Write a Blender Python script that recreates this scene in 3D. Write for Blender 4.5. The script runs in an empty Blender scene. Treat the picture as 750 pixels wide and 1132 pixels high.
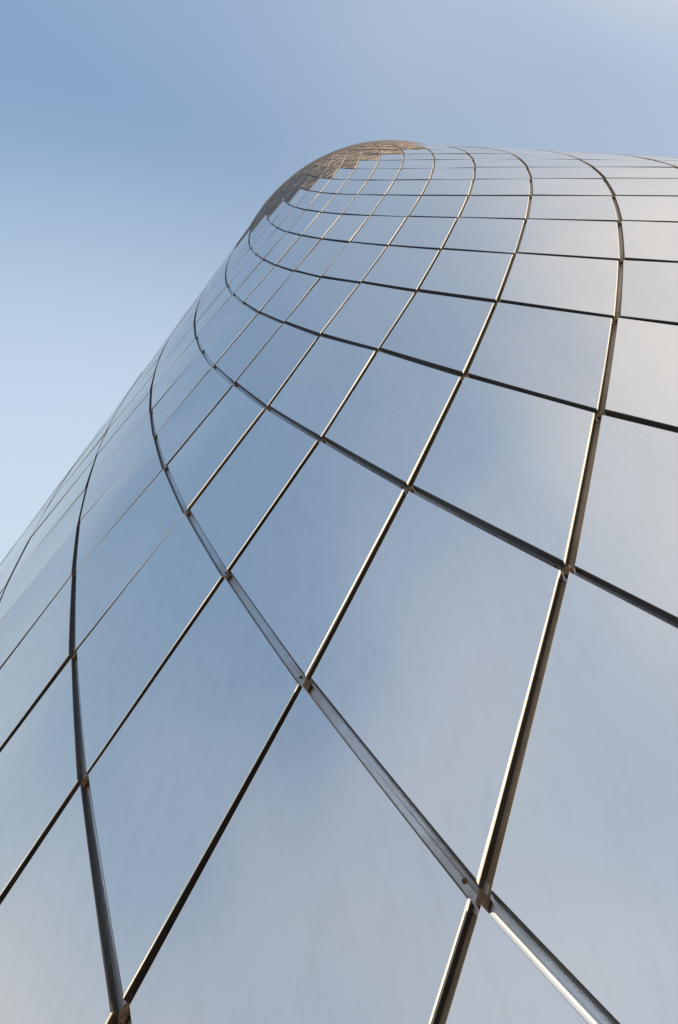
import bpy, math, random
import numpy as np
from mathutils import Vector, Matrix, Euler
random.seed(4); RS = np.random.RandomState(7)
C = bpy.context.scene.collection
PI = math.pi
# ------------------------------------------------------------------ tower geometry (radius of the ring s=0 is one unit)
U = 14.5                      # metres per unit
TA = 0.26099                  # taper of the cone
K1, K2 = 0.0401015, 0.0365227
NL = 82                       # helical seams each way round
C1, C2, C3 = 0.0765924, 0.000708746, 0.0000907403
S_TOP = 18.0
M = Matrix(((-0.40047777, 0.90528753, -0.1416758), (-0.89985354, -0.35938905, 0.24719046), (0.17286170, 0.22648178, 0.95855351)))
CAMC = Vector((1.14264199, 0.02546070, -0.05745224))
EYE = Vector((0, 0, 1.62))
NF = {(0, 0): (-11.8, -3.9), (0, -1): (-4.3, -24.5), (0, -2): (-2.2, -20.4), (0, -3): (4.4, -33.8), (0, -4): (-5.1, -4.3),
      (1, 0): (8.0, 15.8), (1, -1): (17.0, 0.1), (1, -2): (27.6, -12.5), (1, -3): (18.9, -9.9), (1, -4): (16.4, -6.8),
      (2, 0): (-7.8, -3.4), (2, -1): (15.8, -3.7), (2, -2): (23.9, 35.7), (2, -3): (4.1, 28.1), (2, -4): (8.8, 7.4),
      (3, -3): (14.9, 29.7), (3, -2): (19.8, 12.6), (3, -1): (14.9, 9.3), (3, 0): (1.0, 9.3),
      (-1, -1): (-9.5, 18.9), (-1, -2): (-12.5, -4.7), (-1, -3): (-17.0, 5.5), (-1, -4): (-47.0, 86.2), (-1, -5): (-42.6, 70.4)}
NF.update({(0, 1): (22, 27), (-1, 0): (-50, 10)})


def height(s):
    return C1 * s + C2 * s * s + C3 * s ** 3


def nodeoff(a, b):
    i, j = math.floor(a), math.floor(b)
    fa, fb = a - i, b - j
    t = l = 0.0
    for di, wa in ((0, 1 - fa), (1, fa)):
        for dj, wb in ((0, 1 - fb), (1, fb)):
            o = NF.get((i + di, j + dj))
            if o:
                t += o[0] * wa * wb; l += o[1] * wa * wb
    return t * 1e-4, l * 1e-4


def surf(a, b, d=0.0):
    """point on the cone at seam coordinates (a, b), d metres out along the normal, in root space (metres)"""
    dt, dl = nodeoff(a, b)
    L = height(a - b) + dl
    th = K1 * a + K2 * b + dt
    r = 1 - L * TA
    c, s = math.cos(th), math.sin(th)
    k = 1 / math.sqrt(1 + TA * TA)
    return Vector((r * c * U + d * c * k, r * s * U + d * s * k, (L - LB) * U + d * TA * k))


def normal(a, b):
    th = K1 * a + K2 * b
    return Vector((math.cos(th), math.sin(th), TA)).normalized()


LB = 0.0
# base of the root: where the axis meets the ground
# world = M @ ((X - CAMC) * U) + EYE ; axis point (0,0,L): solve z = 0
zc = M[2][2]
off = M @ (-CAMC * U) + EYE
LB = -off.z / (zc * U)
ROOT = Vector((M @ Vector((0, 0, LB * U)))) + off


def to_world(p):
    return M @ p + ROOT


# ------------------------------------------------------------------ camera
ELEV = math.radians(35)
cd = bpy.data.cameras.new("camera"); cam = bpy.data.objects.new("camera", cd); C.objects.link(cam)
cam.location = EYE; cam.rotation_euler = (PI / 2 + ELEV, 0, 0)
cd.sensor_fit = 'VERTICAL'; cd.sensor_height = 36.0; cd.lens = 866.634 / 1132 * 36.0
cd.clip_start = 0.05; cd.clip_end = 5000
bpy.context.scene.camera = cam
CI = Euler((PI / 2 + ELEV, 0, 0)).to_matrix().transposed()


def pix(p):
    v = CI @ (to_world(p) - EYE)
    if v.z > -0.05:
        return None
    return (375 + 866.6 * v.x / -v.z, 566 - 866.6 * v.y / -v.z, -v.z)


# ------------------------------------------------------------------ materials
def newmat(name):
    m = bpy.data.materials.new(name); m.use_nodes = True
    nt = m.node_tree; bs = nt.nodes["Principled BSDF"]
    return m, nt, bs


def N(nt, t, **kw):
    n = nt.nodes.new(t)
    for k, v in kw.items():
        setattr(n, k, v)
    return n


def noise(nt, vec, scale, detail=3, rough=.55, stretch=None):
    if stretch:
        mp = N(nt, 'ShaderNodeMapping'); mp.inputs['Scale'].default_value = stretch
        nt.links.new(vec, mp.inputs['Vector']); vec = mp.outputs[0]
    n = N(nt, 'ShaderNodeTexNoise'); n.inputs['Scale'].default_value = scale
    n.inputs['Detail'].default_value = detail; n.inputs['Roughness'].default_value = rough
    nt.links.new(vec, n.inputs['Vector'])
    return n.outputs['Fac']


def ramp(nt, fac, stops):
    r = N(nt, 'ShaderNodeValToRGB'); e = r.color_ramp.elements
    e[0].position, e[0].color = stops[0][0], (*stops[0][1], 1)
    e[1].position, e[1].color = stops[-1][0], (*stops[-1][1], 1)
    for p, c in stops[1:-1]:
        x = e.new(p); x.color = (*c, 1)
    nt.links.new(fac, r.inputs[0]); return r.outputs[0]


def mixc(nt, fac, a, b, mode='MIX'):
    m = N(nt, 'ShaderNodeMix', data_type='RGBA', blend_type=mode)
    for sock, v in ((m.inputs[0], fac), (m.inputs[6], a), (m.inputs[7], b)):
        if hasattr(v, 'node'): nt.links.new(v, sock)
        elif isinstance(v, (int, float)): sock.default_value = v
        else: sock.default_value = (*v, 1)
    return m.outputs[2]


def mth(nt, op, a, b=0.0, clamp=False):
    m = N(nt, 'ShaderNodeMath', operation=op); m.use_clamp = clamp
    for sock, v in ((m.inputs[0], a), (m.inputs[1], b)):
        if hasattr(v, 'node'): nt.links.new(v, sock)
        else: sock.default_value = v
    return m.outputs[0]


def steel_panel():
    m, nt, bs = newmat("stainless_panel")
    tc = N(nt, 'ShaderNodeTexCoord').outputs['Object']
    at = N(nt, 'ShaderNodeAttribute', attribute_name='tone', attribute_type='GEOMETRY').outputs['Fac']
    n1 = noise(nt, tc, .50, 2, .45)
    n2 = noise(nt, tc, 2.2, 5, .6, (1.6, 1.6, .5))
    n3 = noise(nt, tc, 60, 3, .6)
    n4 = noise(nt, tc, 7, 6, .65, (2.5, 2.5, .35))
    base = mixc(nt, n2, (.755, .77, .775), (.785, .79, .79))
    tone = ramp(nt, at, [(0, (.86, .875, .90)), (.5, (.95, .95, .955)), (1, (1.0, .99, .975))])
    base = mixc(nt, 1.0, base, tone, 'MULTIPLY')
    dirt = ramp(nt, n4, [(.36, (.86, .85, .83)), (.5, (1, 1, 1))])
    base = mixc(nt, .20, base, mixc(nt, 1.0, base, dirt, 'MULTIPLY'))
    # a few pale droppings and lime spots
    v = N(nt, 'ShaderNodeTexVoronoi'); v.inputs['Scale'].default_value = 1.6
    mp = N(nt, 'ShaderNodeMapping'); mp.inputs['Scale'].default_value = (1, 1, .55); nt.links.new(tc, mp.inputs[0]); nt.links.new(mp.outputs[0], v.inputs['Vector'])
    dist = mth(nt, 'ADD', v.outputs['Distance'], mth(nt, 'MULTIPLY', n3, .03))
    spot = mth(nt, 'MULTIPLY', mth(nt, 'LESS_THAN', dist, .030), mth(nt, 'GREATER_THAN', N(nt, 'ShaderNodeSeparateColor').outputs[0], .55))
    sc = [n for n in nt.nodes if n.bl_idname == 'ShaderNodeSeparateColor'][-1]; nt.links.new(v.outputs['Color'], sc.inputs[0])
    base = mixc(nt, mth(nt, 'MULTIPLY', spot, .5), base, (.8, .79, .76))
    nt.links.new(base, bs.inputs['Base Color'])
    bs.inputs['Metallic'].default_value = 1
    bs.inputs['Specular Tint'].default_value = (1.0, .97, .93, 1)
    r = mth(nt, 'ADD', mth(nt, 'MULTIPLY', n1, .10), .14)
    r = mth(nt, 'ADD', r, mth(nt, 'MULTIPLY', n4, .03))
    r = mth(nt, 'ADD', r, mth(nt, 'MULTIPLY', spot, .4))
    nt.links.new(r, bs.inputs['Roughness'])
    b1 = N(nt, 'ShaderNodeBump'); b1.inputs['Strength'].default_value = .5; b1.inputs['Distance'].default_value = .050
    nt.links.new(n1, b1.inputs['Height'])
    b2 = N(nt, 'ShaderNodeBump'); b2.inputs['Strength'].default_value = .012; b2.inputs['Distance'].default_value = .003
    nt.links.new(n3, b2.inputs['Height']); nt.links.new(b1.outputs[0], b2.inputs['Normal'])
    nt.links.new(b2.outputs[0], bs.inputs['Normal'])
    return m


def edge_metal(name, c0, c1, metal=.9, rough=.33, rustamt=1.0):
    m, nt, bs = newmat(name)
    tc = N(nt, 'ShaderNodeTexCoord').outputs['Object']
    n1 = noise(nt, tc, 14, 5, .6); n2 = noise(nt, tc, 3.0, 4)
    n3 = noise(nt, tc, 90, 4, .7)
    base = mixc(nt, n1, c0, c1)
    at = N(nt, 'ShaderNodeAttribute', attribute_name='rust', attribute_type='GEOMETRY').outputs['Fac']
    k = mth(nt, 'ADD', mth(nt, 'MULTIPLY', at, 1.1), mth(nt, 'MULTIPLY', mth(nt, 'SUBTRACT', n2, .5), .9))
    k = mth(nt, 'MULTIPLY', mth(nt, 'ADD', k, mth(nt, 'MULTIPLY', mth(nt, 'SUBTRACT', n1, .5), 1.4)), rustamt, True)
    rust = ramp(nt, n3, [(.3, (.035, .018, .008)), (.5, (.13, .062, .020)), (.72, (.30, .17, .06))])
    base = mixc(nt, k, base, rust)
    nt.links.new(base, bs.inputs['Base Color'])
    nt.links.new(mth(nt, 'MULTIPLY', mth(nt, 'SUBTRACT', 1.0, mth(nt, 'MULTIPLY', k, .8)), metal), bs.inputs['Metallic'])
    nt.links.new(mth(nt, 'ADD', mth(nt, 'MULTIPLY', k, .35), mth(nt, 'ADD', mth(nt, 'MULTIPLY', n1, .15), rough - .07)), bs.inputs['Roughness'])
    b = N(nt, 'ShaderNodeBump'); b.inputs['Strength'].default_value = .3; b.inputs['Distance'].default_value = .003
    nt.links.new(n3, b.inputs['Height']); nt.links.new(b.outputs[0], bs.inputs['Normal'])
    return m


def brown_panel():  # brown reflection and its pale streaks painted into the panel colour
    m, nt, bs = newmat("painted_brown_reflection")
    tc = N(nt, 'ShaderNodeTexCoord').outputs['Object']
    at = N(nt, 'ShaderNodeAttribute', attribute_name='tone', attribute_type='GEOMETRY').outputs['Fac']
    n1 = noise(nt, tc, 2.4, 6, .65, (1, 1, 2.2)); n2 = noise(nt, tc, .8, 3)
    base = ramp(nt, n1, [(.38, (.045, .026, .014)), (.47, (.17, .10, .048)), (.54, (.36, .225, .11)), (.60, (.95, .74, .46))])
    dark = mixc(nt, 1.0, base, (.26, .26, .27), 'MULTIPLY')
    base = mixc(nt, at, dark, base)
    nt.links.new(base, bs.inputs['Base Color'])
    bs.inputs['Metallic'].default_value = .35
    nt.links.new(mth(nt, 'ADD', mth(nt, 'MULTIPLY', n1, .3), .4), bs.inputs['Roughness'])
    b = N(nt, 'ShaderNodeBump'); b.inputs['Strength'].default_value = .5; b.inputs['Distance'].default_value = .03
    nt.links.new(n1, b.inputs['Height']); nt.links.new(b.outputs[0], bs.inputs['Normal'])
    return m


M_STEEL = steel_panel()
M_EDGE_SUN = edge_metal("sunlit_folded_edge_steel", (.84, .77, .66), (.93, .88, .79), .20, .40, .30)  # pale copy of the edge steel: sunlight painted into the colour
M_EDGE_SHADE = edge_metal("shaded_folded_edge_steel", (.040, .036, .033), (.085, .077, .070), .55, .40, .35)  # dark copy of the edge steel: shade painted into the colour
M_SEAMA = edge_metal("channel_steel", (.46, .47, .485), (.64, .64, .64), .97, .20, .4)
M_SEAM = edge_metal("stained_channel_steel", (.15, .11, .07), (.45, .345, .23), .50, .40, .45)
M_CLIP = edge_metal("stained_clip_steel", (.07, .052, .038), (.17, .135, .10), .75, .38, 1.1)
M_BROWN = brown_panel()


def simple(name, c, metal=0, rough=.6):
    m, nt, bs = newmat(name)
    tc = N(nt, 'ShaderNodeTexCoord').outputs['Object']
    n1 = noise(nt, tc, 3, 5)
    nt.links.new(mixc(nt, n1, tuple(x * .8 for x in c), tuple(min(1, x * 1.15) for x in c)), bs.inputs['Base Color'])
    bs.inputs['Metallic'].default_value = metal; bs.inputs['Roughness'].default_value = rough
    return m


M_BACK = simple("dark_backing_sheet", (.030, .027, .024), .2, .6)
M_RIM = simple("rim_steel", (.24, .19, .145), .5, .45)


# ------------------------------------------------------------------ mesh collector
class MB:
    def __init__(s):
        s.v = []; s.f = []; s.m = []; s.sm = []; s.tone = []; s.rust = []

    def vert(s, p, tone=.5, rust=0.0):
        s.v.append(tuple(p)); s.tone.append(tone); s.rust.append(rust); return len(s.v) - 1

    def face(s, idx, mi=0, smooth=False):
        s.f.append(tuple(idx)); s.m.append(mi); s.sm.append(smooth)

    def build(s, name, mats, parent):
        me = bpy.data.meshes.new(name); me.from_pydata(s.v, [], s.f)
        for m in mats: me.materials.append(m)
        me.polygons.foreach_set('material_index', s.m)
        me.polygons.foreach_set('use_smooth', s.sm)
        a = me.attributes.new('tone', 'FLOAT', 'POINT'); a.data.foreach_set('value', s.tone)
        a = me.attributes.new('rust', 'FLOAT', 'POINT'); a.data.foreach_set('value', s.rust)
        me.update()
        o = bpy.data.objects.new(name, me); C.objects.link(o); o.parent = parent
        return o


GAP = 0.038      # open width of a seam channel
DEPTH = 0.046    # depth of the folded panel edge
RAD = 0.0045     # rounding of the fold
NG = 7
GAPB = .037
SKEW = .012


def panel(mb, i, j, rnd, brown_refl=False):
    """shingle between seams a=i..i+1, b=j-1..j ; lowest corner (i, j), topmost (i+1, j-1)"""
    half = (i - j + 1) >= S_TOP            # cut off by the rim
    P = lambda u, v, d=0.0: surf(i + u, j - 1 + v, d)   # u along a, v along b
    c00, c10, c01, c11 = P(0, 0), P(1, 0), P(0, 1), P(1, 1)
    eu = (c10 - c00); ev = (c01 - c00)
    sn = eu.cross(ev).length / (eu.length * ev.length)
    gu = (GAP / 2) / (eu.length * sn); gv = (GAPB / 2) / (ev.length * sn)   # gap as a parameter inset
    ru = RAD / (eu.length * sn); rv = RAD / (ev.length * sn)
    tu, tv, pil, lift = rnd[0], rnd[1], rnd[2], rnd[3]
    nrm = normal(i + .5, j - .5)

    def Q(u, v, d):
        u, v = u - SKEW * (v - .5), v - SKEW * (u - .5)   # neighbours interlock: the joints step at every crossing
        bil = c00 * (1 - u) * (1 - v) + c10 * u * (1 - v) + c01 * (1 - u) * v + c11 * u * v
        cs = P(u, v)
        p = bil.lerp(cs, .6)
        d += tu * (u - .5) + tv * (v - .5) + pil * math.sin(PI * min(max(u, 0), 1)) * math.sin(PI * min(max(v, 0), 1)) + lift
        if half:                                          # keep below the rim
            pass
        return p + nrm * d

    tone = rnd[4]
    # outline in (u, v)
    def face_grid(u0, u1, v0, v1):
        idx = {}
        for a in range(NG):
            for b in range(NG):
                u = u0 + (u1 - u0) * a / (NG - 1); v = v0 + (v1 - v0) * b / (NG - 1)
                if half and (1 - v) + u > 1.0 + 1e-6: continue
                idx[a, b] = mb.vert(Q(u, v, 0), tone)
        for a in range(NG - 1):
            for b in range(NG - 1):
                q = [idx.get(k) for k in ((a, b), (a + 1, b), (a + 1, b + 1), (a, b + 1))]
                q2 = [x for x in q if x is not None]
                if len(q2) >= 3: mb.face(q2, 0, True)
    a0, a1, b0, b1 = gu + ru, 1 - gu - ru, gv + rv, 1 - gv - rv
    if half:
        a1 = 1 - (gv + rv); b0 = a0                       # so that the diagonal falls on grid corners
    face_grid(a0, a1, b0 if not half else a0, b1 if not half else a1)
    # rounded fold and side wall, one strip per edge
    if not half:
        corners = [(a0, b0), (a1, b0), (a1, b1), (a0, b1)]
        dirs = [(-1, -1), (1, -1), (1, 1), (-1, 1)]
    else:
        corners = [(a1, a1), (a0, a1), (a0, a0)]
        dirs = [(0, 1), (-1, 1), (-1, 0)]
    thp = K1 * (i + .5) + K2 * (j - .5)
    sunlit_depth = .0050 + .007 * min(1, max(0, (thp + .13) / .08)) + .030 * min(1, max(0, (thp - .05) / .17))   # depth of the fold painted as sunlit, more towards the sun
    prof = []
    for k in range(5):
        t = k / 4 * PI / 2
        prof.append((math.sin(t), -RAD * (1 - math.cos(t))))
    prof.append((1.0, -sunlit_depth)); prof.append((1.0, -DEPTH))
    n = len(corners); m = 6
    for e in range(n if not half else 2):
        (ua, va), (ub, vb) = corners[e], corners[(e + 1) % n]
        (da, db) = dirs[e], dirs[(e + 1) % n]
        rows = []
        for (w, d) in prof:
            row = []
            for k in range(m + 1):
                t = k / m
                u = ua + (ub - ua) * t + w * ru * (da[0] + (db[0] - da[0]) * t)
                v = va + (vb - va) * t + w * rv * (da[1] + (db[1] - da[1]) * t)
                rs = max(0, 1 - min(t, 1 - t) * 9) ** 1.5
                row.append(mb.vert(Q(u, v, d), tone, (rs * .8 if d < -.002 else 0) if d > -.02 else .3 + .7 * rs))  # corner rust, plus recess shade painted onto the deep wall
            rows.append(row)
        for x in range(len(rows) - 1):
            for k in range(m):
                q = (rows[x][k], rows[x + 1][k], rows[x + 1][k + 1], rows[x][k + 1])
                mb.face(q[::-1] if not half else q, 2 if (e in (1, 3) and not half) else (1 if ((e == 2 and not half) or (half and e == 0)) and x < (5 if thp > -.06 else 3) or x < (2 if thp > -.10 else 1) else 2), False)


# ------------------------------------------------------------------ the tower
root = bpy.data.objects.new("conical_tower", None); C.objects.link(root)
root.matrix_world = Matrix.Translation(ROOT) @ M.to_4x4()
root['label'] = "tall leaning cone tower clad in diamond stainless steel panels, a brown reflection painted on panels along its rim"
root['category'] = "tower"

cells = []
for i in range(-70, 80):
    for s in range(-14, 18):
        j = i - s
        th = K1 * (i + .5) + K2 * (j - .5)
        if not (-PI <= th < PI): continue
        top = to_world(surf(i + 1, j - 1))
        if top.z < -.3: continue
        cells.append((i, j, th))


def screen(i, j, th):
    pc = to_world(surf(i + .5, j - .5)); nr = M @ normal(i + .5, j - .5)
    if (EYE - pc).dot(nr) <= 0: return 0.0
    pts = [pix(surf(i + u, j - 1 + v)) for u, v in ((0, 0), (1, 0), (1, 1), (0, 1))]
    if any(p is None for p in pts):
        return 1e6 if (pc - EYE).length < 3 else 0
    q = [(min(max(p[0], 0), 750), min(max(p[1], 0), 1132)) for p in pts]
    A = 0
    for k in range(4):
        x0, y0 = q[k]; x1, y1 = q[(k + 1) % 4]; A += x0 * y1 - x1 * y0
    return abs(A) / 2


ranked = sorted(cells, key=lambda c: -screen(*c))


def is_brown(i, j):
    return i - j >= 14 and -27 < j <= -3


steel_r = [c for c in ranked if not is_brown(c[0], c[1])]
brown_r = [c for c in ranked if is_brown(c[0], c[1])]
RND = {}
for c in sorted(cells):
    RND[c[:2]] = (RS.uniform(-.0085, .0085), RS.uniform(-.0085, .0085), RS.normal(0, .008), RS.uniform(-.0015, .0015), RS.uniform(0, 1))
for c in brown_r:
    r = list(RND[c[:2]]); x = (c[2] + .12) / .20  # painted brown reflection gets darker towards the left
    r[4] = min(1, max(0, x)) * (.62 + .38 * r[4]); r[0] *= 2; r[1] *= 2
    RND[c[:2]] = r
for k, c in enumerate(steel_r[:100]):
    mb = MB(); panel(mb, c[0], c[1], RND[c[:2]]); mb.build('cladding_panel', [M_STEEL, M_EDGE_SUN, M_EDGE_SHADE], root)
mb = MB()
for c in steel_r[100:]: panel(mb, c[0], c[1], RND[c[:2]])
o = mb.build('cladding_panel', [M_STEEL, M_EDGE_SUN, M_EDGE_SHADE], root); o['kind'] = 'stuff'
vis = [c for c in brown_r if screen(*c) > 0][:100]
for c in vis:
    mb = MB(); panel(mb, c[0], c[1], RND[c[:2]]); mb.build('brown_reflection_panel', [M_BROWN, M_EDGE_SUN, M_EDGE_SHADE], root)
mb = MB()
for c in brown_r:
    if c not in vis: panel(mb, c[0], c[1], RND[c[:2]])
if mb.v:
    o = mb.build('brown_reflection_panel', [M_BROWN, M_EDGE_SUN, M_EDGE_SHADE], root); o['kind'] = 'stuff'


# seam channels: a folded strip lying in the gap along every helical seam
def seam(mb, kind, idx):
    """kind 'a': a = idx, b runs; kind 'b': b = idx, a runs"""
    W = GAP / 2 + .020
    z0 = -.033 if kind == 'a' else -.037
    prof = [(-W, z0), (.002, z0), (.0035, z0 + .006), (.0075, z0 + .0075), (.0115, z0 + .006), (.013, z0 + .001), (W, z0 + .001)]
    if kind == 'a': prof = [(-W, z0), (-.004, z0), (.003, z0 + .0012), (W, z0 + .0004)]
    prev = None
    s = S_TOP
    st = .25
    n = int((S_TOP + 14) / st)
    for k in range(n + 1):
        s = S_TOP - k * st
        a, b = (idx, idx - s) if kind == 'a' else (idx + s, idx)
        a2, b2 = (a, b + .01) if kind == 'a' else (a + .01, b)
        p = surf(a, b)
        if to_world(p).z < -.6: break
        t = (surf(a2, b2) - p).normalized(); nr = normal(a, b)
        side = t.cross(nr).normalized()
        near = abs(s - round(s))                      # 0 at a crossing
        rs = .95 if near < .01 else (.12 if near < .3 else 0)
        row = [mb.vert(p + side * w + nr * d, .5, rs) for w, d in prof]
        if prev:
            for x in range(len(row) - 1):
                mb.face((prev[x], prev[x + 1], row[x + 1], row[x])[::-1], 0, False)
        prev = row


lines = []
for kind in 'ab':
    for idx in range(-90, 90):
        # one full set: keep the seam if it starts within one turn at the rim
        th = (K1 * idx + K2 * (idx - S_TOP)) if kind == 'a' else (K1 * (idx + S_TOP) + K2 * idx)
        if not (-PI <= th < PI): continue
        vis = 0
        for k in range(0, 120):
            s = S_TOP - k * .25
            a, b = (idx, idx - s) if kind == 'a' else (idx + s, idx)
            p = surf(a, b); w = to_world(p)
            if w.z < 0: break
            q = pix(p)
            if q and 0 < q[0] < 750 and 0 < q[1] < 1132 and (EYE - w).dot(M @ normal(a, b)) > 0: vis += 1 / q[2]
        lines.append((vis, kind, idx))
lines.sort(key=lambda x: -x[0])
shown = [l for l in lines if l[0] > 0][:100]
rest = [l for l in lines if l not in shown]
for l in shown:
    mb = MB(); seam(mb, l[1], l[2]); mb.build('seam_channel', [M_SEAMA if l[1] == 'a' else M_SEAM], root)
mb = MB()
for l in rest: seam(mb, l[1], l[2])
o = mb.build('seam_channel', [M_SEAM], root); o['kind'] = 'stuff'


# corner clips at the crossings: a bent plate with a tab, screwed through the channel
def clip(mb, i, j):
    p = surf(i, j); nr = normal(i, j)
    ta = (surf(i, j + .02) - p).normalized(); tb = (surf(i + .02, j) - p).normalized()   # along the a seam (downwards), along the b seam (upwards)
    g = GAP / 2 * .86
    sn = ta.cross(tb).length
    h = g / sn
    w0 = RS.uniform(-.004, .004)

    def box(o, ea, eb, la0, la1, lb0, lb1, d0, d1, ds=0.0):
        vs = []
        for d, sft in ((d0, 0), (d1, ds)):
            for x, y in ((la0, lb0), (la1, lb0), (la1, lb1), (la0, lb1)):
                extra = sft if x == la1 else 0
                vs.append(mb.vert(o + ea * x + eb * y + nr * (d + extra), .5, RS.uniform(.5, 1)))
        for f in ((4, 5, 6, 7), (0, 1, 5, 4), (1, 2, 6, 5), (2, 3, 7, 6), (3, 0, 4, 7)):
            mb.face([vs[x] for x in f])
    box(p, ta, tb, -h, h * 1.0, -h, h * .95, -.034, -.017, -.004)            # plate
    box(p, ta, tb, h * .45, h * 1.25 + w0, -h * .9, h * .9, -.034, -.010, -.008)   # tongue lapping over the lower channel
    box(p, ta, tb, -h * .9, -h * .2, -h * 1.35, h * .2, -.036, -.014, -.004)  # tab at the side
    # rivet head above the crossing on the upper channel
    c = p - ta * (.085 + w0) + nr * (-.0325)
    ring = []
    for k in range(10):
        t = 2 * PI * k / 10; ring.append(mb.vert(c + (ta * math.cos(t) + nr.cross(ta) * math.sin(t)) * .008 + nr * .003, .5, .9))
    mb.face(ring)
    base = [mb.vert(Vector(mb.v[r]) - nr * .004, .5, 1) for r in ring]
    for k in range(10): mb.face((ring[k], base[k], base[(k + 1) % 10], ring[(k + 1) % 10]))


nodes = []
for i in range(-70, 80):
    for s in range(-13, 18):
        j = i - s; th = K1 * i + K2 * j
        if not (-PI <= th < PI): continue
        p = surf(i, j); w = to_world(p)
        if w.z < 0: continue
        q = pix(p); v = 0
        if q and -10 < q[0] < 760 and -10 < q[1] < 1142 and (EYE - w).dot(M @ normal(i, j)) > 0:
            v = (EYE - w).normalized().dot(M @ normal(i, j)) / q[2] ** 2
        nodes.append((v, i, j))
nodes.sort(key=lambda x: -x[0])
for v, i, j in nodes[:100]:
    mb = MB(); clip(mb, i, j); mb.build('corner_clip', [M_CLIP], root)
mb = MB()
for v, i, j in nodes[100:]: clip(mb, i, j)
o = mb.build('corner_clip', [M_CLIP], root); o['kind'] = 'stuff'

# added white strip standing in for a sun glint along one channel edge
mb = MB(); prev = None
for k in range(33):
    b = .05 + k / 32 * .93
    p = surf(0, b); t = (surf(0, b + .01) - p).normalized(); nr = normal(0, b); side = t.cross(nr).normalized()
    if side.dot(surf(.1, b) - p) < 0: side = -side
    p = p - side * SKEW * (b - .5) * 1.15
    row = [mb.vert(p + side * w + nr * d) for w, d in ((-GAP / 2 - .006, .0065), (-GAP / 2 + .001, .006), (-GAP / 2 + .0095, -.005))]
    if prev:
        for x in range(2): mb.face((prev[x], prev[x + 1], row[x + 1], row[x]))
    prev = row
M_GLINT = simple("painted_glint_white", (.86, .85, .83), .1, .35)
mb.build('glint_strip', [M_GLINT], root)

# backing sheet behind the channels, roof deck and rim coping
mb = MB()
NA = 164; levels = [height(s) for s in np.linspace(-14, S_TOP, 33)]
rows = []
for L in levels:
    r = (1 - L * TA) * U - .066
    rows.append([mb.vert((r * math.cos(2 * PI * k / NA), r * math.sin(2 * PI * k / NA), (L - LB) * U)) for k in range(NA)])
for x in range(len(rows) - 1):
    for k in range(NA):
        mb.face((rows[x][k], rows[x][(k + 1) % NA], rows[x + 1][(k + 1) % NA], rows[x + 1][k]), 0, True)
mb.face(rows[-1])
mb.build('backing_sheet', [M_BACK], root)

mb = MB()
Lt = height(S_TOP); rt = (1 - Lt * TA) * U; zt = (Lt - LB) * U
prof = [(-.02, -.14), (.022, -.13), (.035, -.02), (.045, .17), (.01, .20), (-.30, .19), (-.32, -.05)]
rows = [[mb.vert(((rt + a) * math.cos(2 * PI * k / 328), (rt + a) * math.sin(2 * PI * k / 328), zt + (b if b < .1 else .05 + (b - .05) * (.15 + 1.3 * min(1, max(0, (math.remainder(2 * PI * k / 328, 2 * PI) + .35) / .6)))))) for k in range(328)] for a, b in prof]
for x in range(len(rows) - 1):
    for k in range(328):
        mb.face((rows[x][k], rows[x][(k + 1) % 328], rows[x + 1][(k + 1) % 328], rows[x + 1][k]))
mb.build('rim_coping', [M_RIM], root)

# small air terminal on the rim, at its left shoulder
mb = MB()
th = -.43; c, s = math.cos(th), math.sin(th); bp = Vector(((rt - .06) * c, (rt - .06) * s, zt + .07))
up = (M.transposed() @ Vector((-.10, 0, 1))).normalized(); ax = up.orthogonal().normalized(); ay = up.cross(ax)
prev = None
for h, r in ((0, .05), (.04, .05), (.05, .02), (.34, .014), (.42, .004)):
    row = [mb.vert(bp + up * h + (ax * math.cos(2 * PI * k / 8) + ay * math.sin(2 * PI * k / 8)) * r) for k in range(8)]
    if prev:
        for k in range(8): mb.face((prev[k], prev[(k + 1) % 8], row[(k + 1) % 8], row[k]))
    prev = row
mb.build('lightning_rod', [M_SEAM], root)

# ------------------------------------------------------------------ ground
m, nt, bs = newmat("concrete_paving")
tc = N(nt, 'ShaderNodeTexCoord').outputs['Object']
br = N(nt, 'ShaderNodeTexBrick'); br.inputs['Scale'].default_value = 1; br.offset = 0
br.inputs['Brick Width'].default_value = 1.5; br.inputs['Row Height'].default_value = 1.5; br.inputs['Mortar Size'].default_value = .008
br.inputs['Color1'].default_value = (.27, .26, .245, 1); br.inputs['Color2'].default_value = (.31, .30, .285, 1); br.inputs['Mortar'].default_value = (.10, .095, .09, 1)
nt.links.new(tc, br.inputs['Vector'])
n1 = noise(nt, tc, .6, 7, .65)
nt.links.new(mixc(nt, 1.0, br.outputs[0], ramp(nt, n1, [(.3, (.75, .75, .75)), (.7, (1.05, 1.05, 1.05))]), 'MULTIPLY'), bs.inputs['Base Color'])
bs.inputs['Roughness'].default_value = .8
me = bpy.data.meshes.new('ground'); S = 3000
me.from_pydata([(-S, -S, 0), (S, -S, 0), (S, S, 0), (-S, S, 0)], [], [(0, 1, 2, 3)]); me.materials.append(m)
g = bpy.data.objects.new('ground', me); C.objects.link(g); g['kind'] = 'structure'

# ------------------------------------------------------------------ light and sky
SUN_EL, SUN_AZ = math.radians(18), math.radians(117)     # azimuth clockwise from +Y
sd = Vector((math.sin(SUN_AZ) * math.cos(SUN_EL), math.cos(SUN_AZ) * math.cos(SUN_EL), math.sin(SUN_EL)))
ld = bpy.data.lights.new('sun', 'SUN'); ld.energy = 5.0; ld.angle = math.radians(.55); ld.color = (1, .84, .62)
lo = bpy.data.objects.new('sun', ld); C.objects.link(lo); lo.rotation_euler = sd.to_track_quat('Z', 'Y').to_euler()

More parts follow.
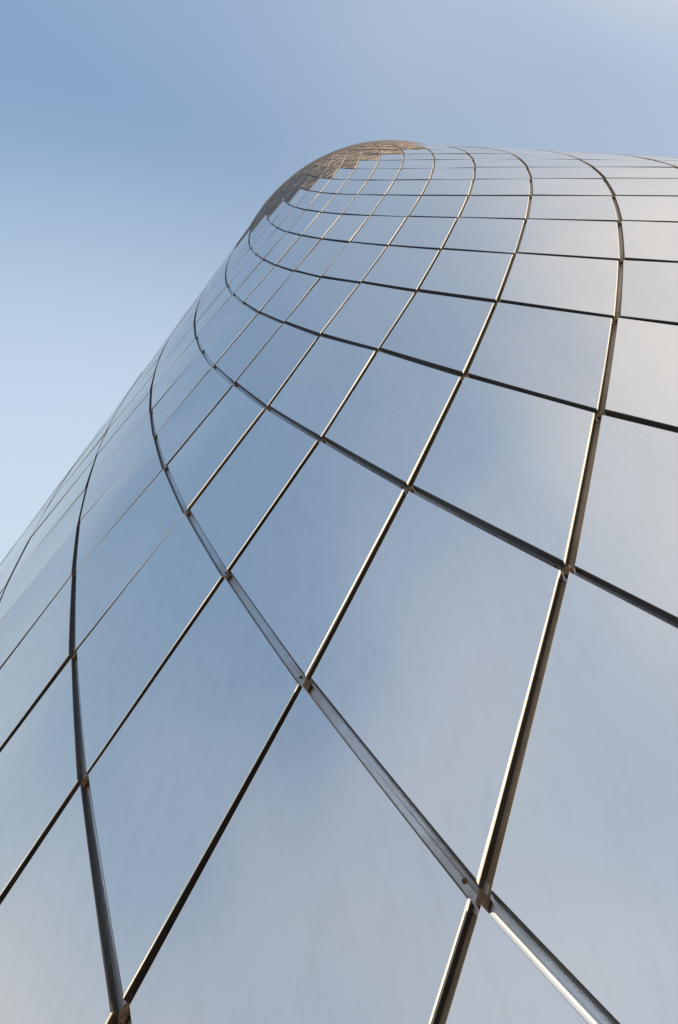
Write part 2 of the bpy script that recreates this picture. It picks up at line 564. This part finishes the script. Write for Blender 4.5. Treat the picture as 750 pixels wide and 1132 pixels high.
w = bpy.data.worlds.new("World"); bpy.context.scene.world = w; w.use_nodes = True
nt = w.node_tree; bg = nt.nodes['Background']
sky = N(nt, 'ShaderNodeTexSky', sky_type='NISHITA'); sky.sun_disc = False
sky.sun_elevation = SUN_EL; sky.sun_rotation = SUN_AZ; sky.altitude = 20; sky.air_density = 1.0; sky.dust_density = .8; sky.ozone_density = 1.2
tc = N(nt, 'ShaderNodeTexCoord').outputs['Generated']


def dirmask(az, el, c0, c1):
    """smooth mask round a direction of the sky: 0 at c0 (cosine), 1 at c1"""
    a, e = math.radians(az), math.radians(el)
    d = N(nt, 'ShaderNodeVectorMath', operation='DOT_PRODUCT'); nt.links.new(tc, d.inputs[0])
    d.inputs[1].default_value = (math.sin(a) * math.cos(e), math.cos(a) * math.cos(e), math.sin(e))
    mr = N(nt, 'ShaderNodeMapRange', interpolation_type='SMOOTHSTEP'); nt.links.new(d.outputs['Value'], mr.inputs[0])
    mr.inputs[1].default_value = c0; mr.inputs[2].default_value = c1
    return mr.outputs[0]


WS = .12
sep = N(nt, 'ShaderNodeSeparateXYZ'); nt.links.new(tc, sep.inputs[0])
def K(r, g, b): return (r / WS, g / WS, b / WS)
def skyramp(fac, stops):
    c = ramp(nt, fac, stops)
    m = N(nt, 'ShaderNodeVectorMath', operation='SCALE'); nt.links.new(c, m.inputs[0]); m.inputs['Scale'].default_value = 1 / WS
    return m.outputs[0]
grad = skyramp(sep.outputs[2], [(0, (.80, .82, .83)), (.45, (.66, .775, .90)), (.62, (.52, .655, .84)), (.76, (.39, .545, .725)), (.87, (.32, .46, .665)), (1, (.47, .57, .69))])
col = mixc(nt, .72, sky.outputs[0], grad)
# thin high cloud: more of it overhead, behind and to the right than ahead on the left
n1 = noise(nt, tc, 1.7, 6, .5, (1, 1, 1.5))
n2 = noise(nt, tc, 4.0, 5, .5, (1, 1.5, 1.8))
cl = mth(nt, 'ADD', mth(nt, 'MULTIPLY', ramp(nt, n1, [(.38, (0, 0, 0)), (.66, (1, 1, 1))]), .5), mth(nt, 'MULTIPLY', ramp(nt, n2, [(.42, (0, 0, 0)), (.7, (1, 1, 1))]), .25))
back = dirmask(165, 55, .35, .95)
right = dirmask(80, 50, .45, .98)
amount = mth(nt, 'ADD', mth(nt, 'MULTIPLY', mth(nt, 'ADD', cl, .55), back), mth(nt, 'MULTIPLY', cl, .10), True)
col = mixc(nt, mth(nt, 'MULTIPLY', amount, .85), col, K(.60, .69, .83))
col = mixc(nt, mth(nt, 'MULTIPLY', right, .45), col, K(.56, .65, .79))
col = mixc(nt, mth(nt, 'MULTIPLY', dirmask(106, 64, .84, .99), .62), col, K(1.35, 1.19, 1.03))
col = mixc(nt, mth(nt, 'MULTIPLY', dirmask(-66, 42, .74, .98), .34), col, K(.29, .45, .61))
n3 = noise(nt, tc, 2.4, 3, .5, (1.0, 1.7, 1.4))
away = mth(nt, 'SUBTRACT', 1.0, dirmask(0, 48, .60, .80))
wisp = mth(nt, 'MULTIPLY', ramp(nt, n3, [(.45, (0, 0, 0)), (.60, (1, 1, 1))]), away)
col = mixc(nt, mth(nt, 'MULTIPLY', dirmask(-56, 62, .86, .99), .42), col, K(.20, .345, .60))
col = mixc(nt, mth(nt, 'MULTIPLY', wisp, .55), col, K(.80, .80, .82))
col = mixc(nt, mth(nt, 'MULTIPLY', dirmask(-22, 24, .80, .985), .62), col, K(.68, .80, .93))
col = mixc(nt, mth(nt, 'MULTIPLY', dirmask(-90, 10, .88, .99), .55), col, K(.92, .86, .78))
nt.links.new(col, bg.inputs['Color']); bg.inputs['Strength'].default_value = WS

sc = bpy.context.scene
sc.view_settings.view_transform = 'Standard'; sc.view_settings.look = 'None'; sc.view_settings.exposure = 0
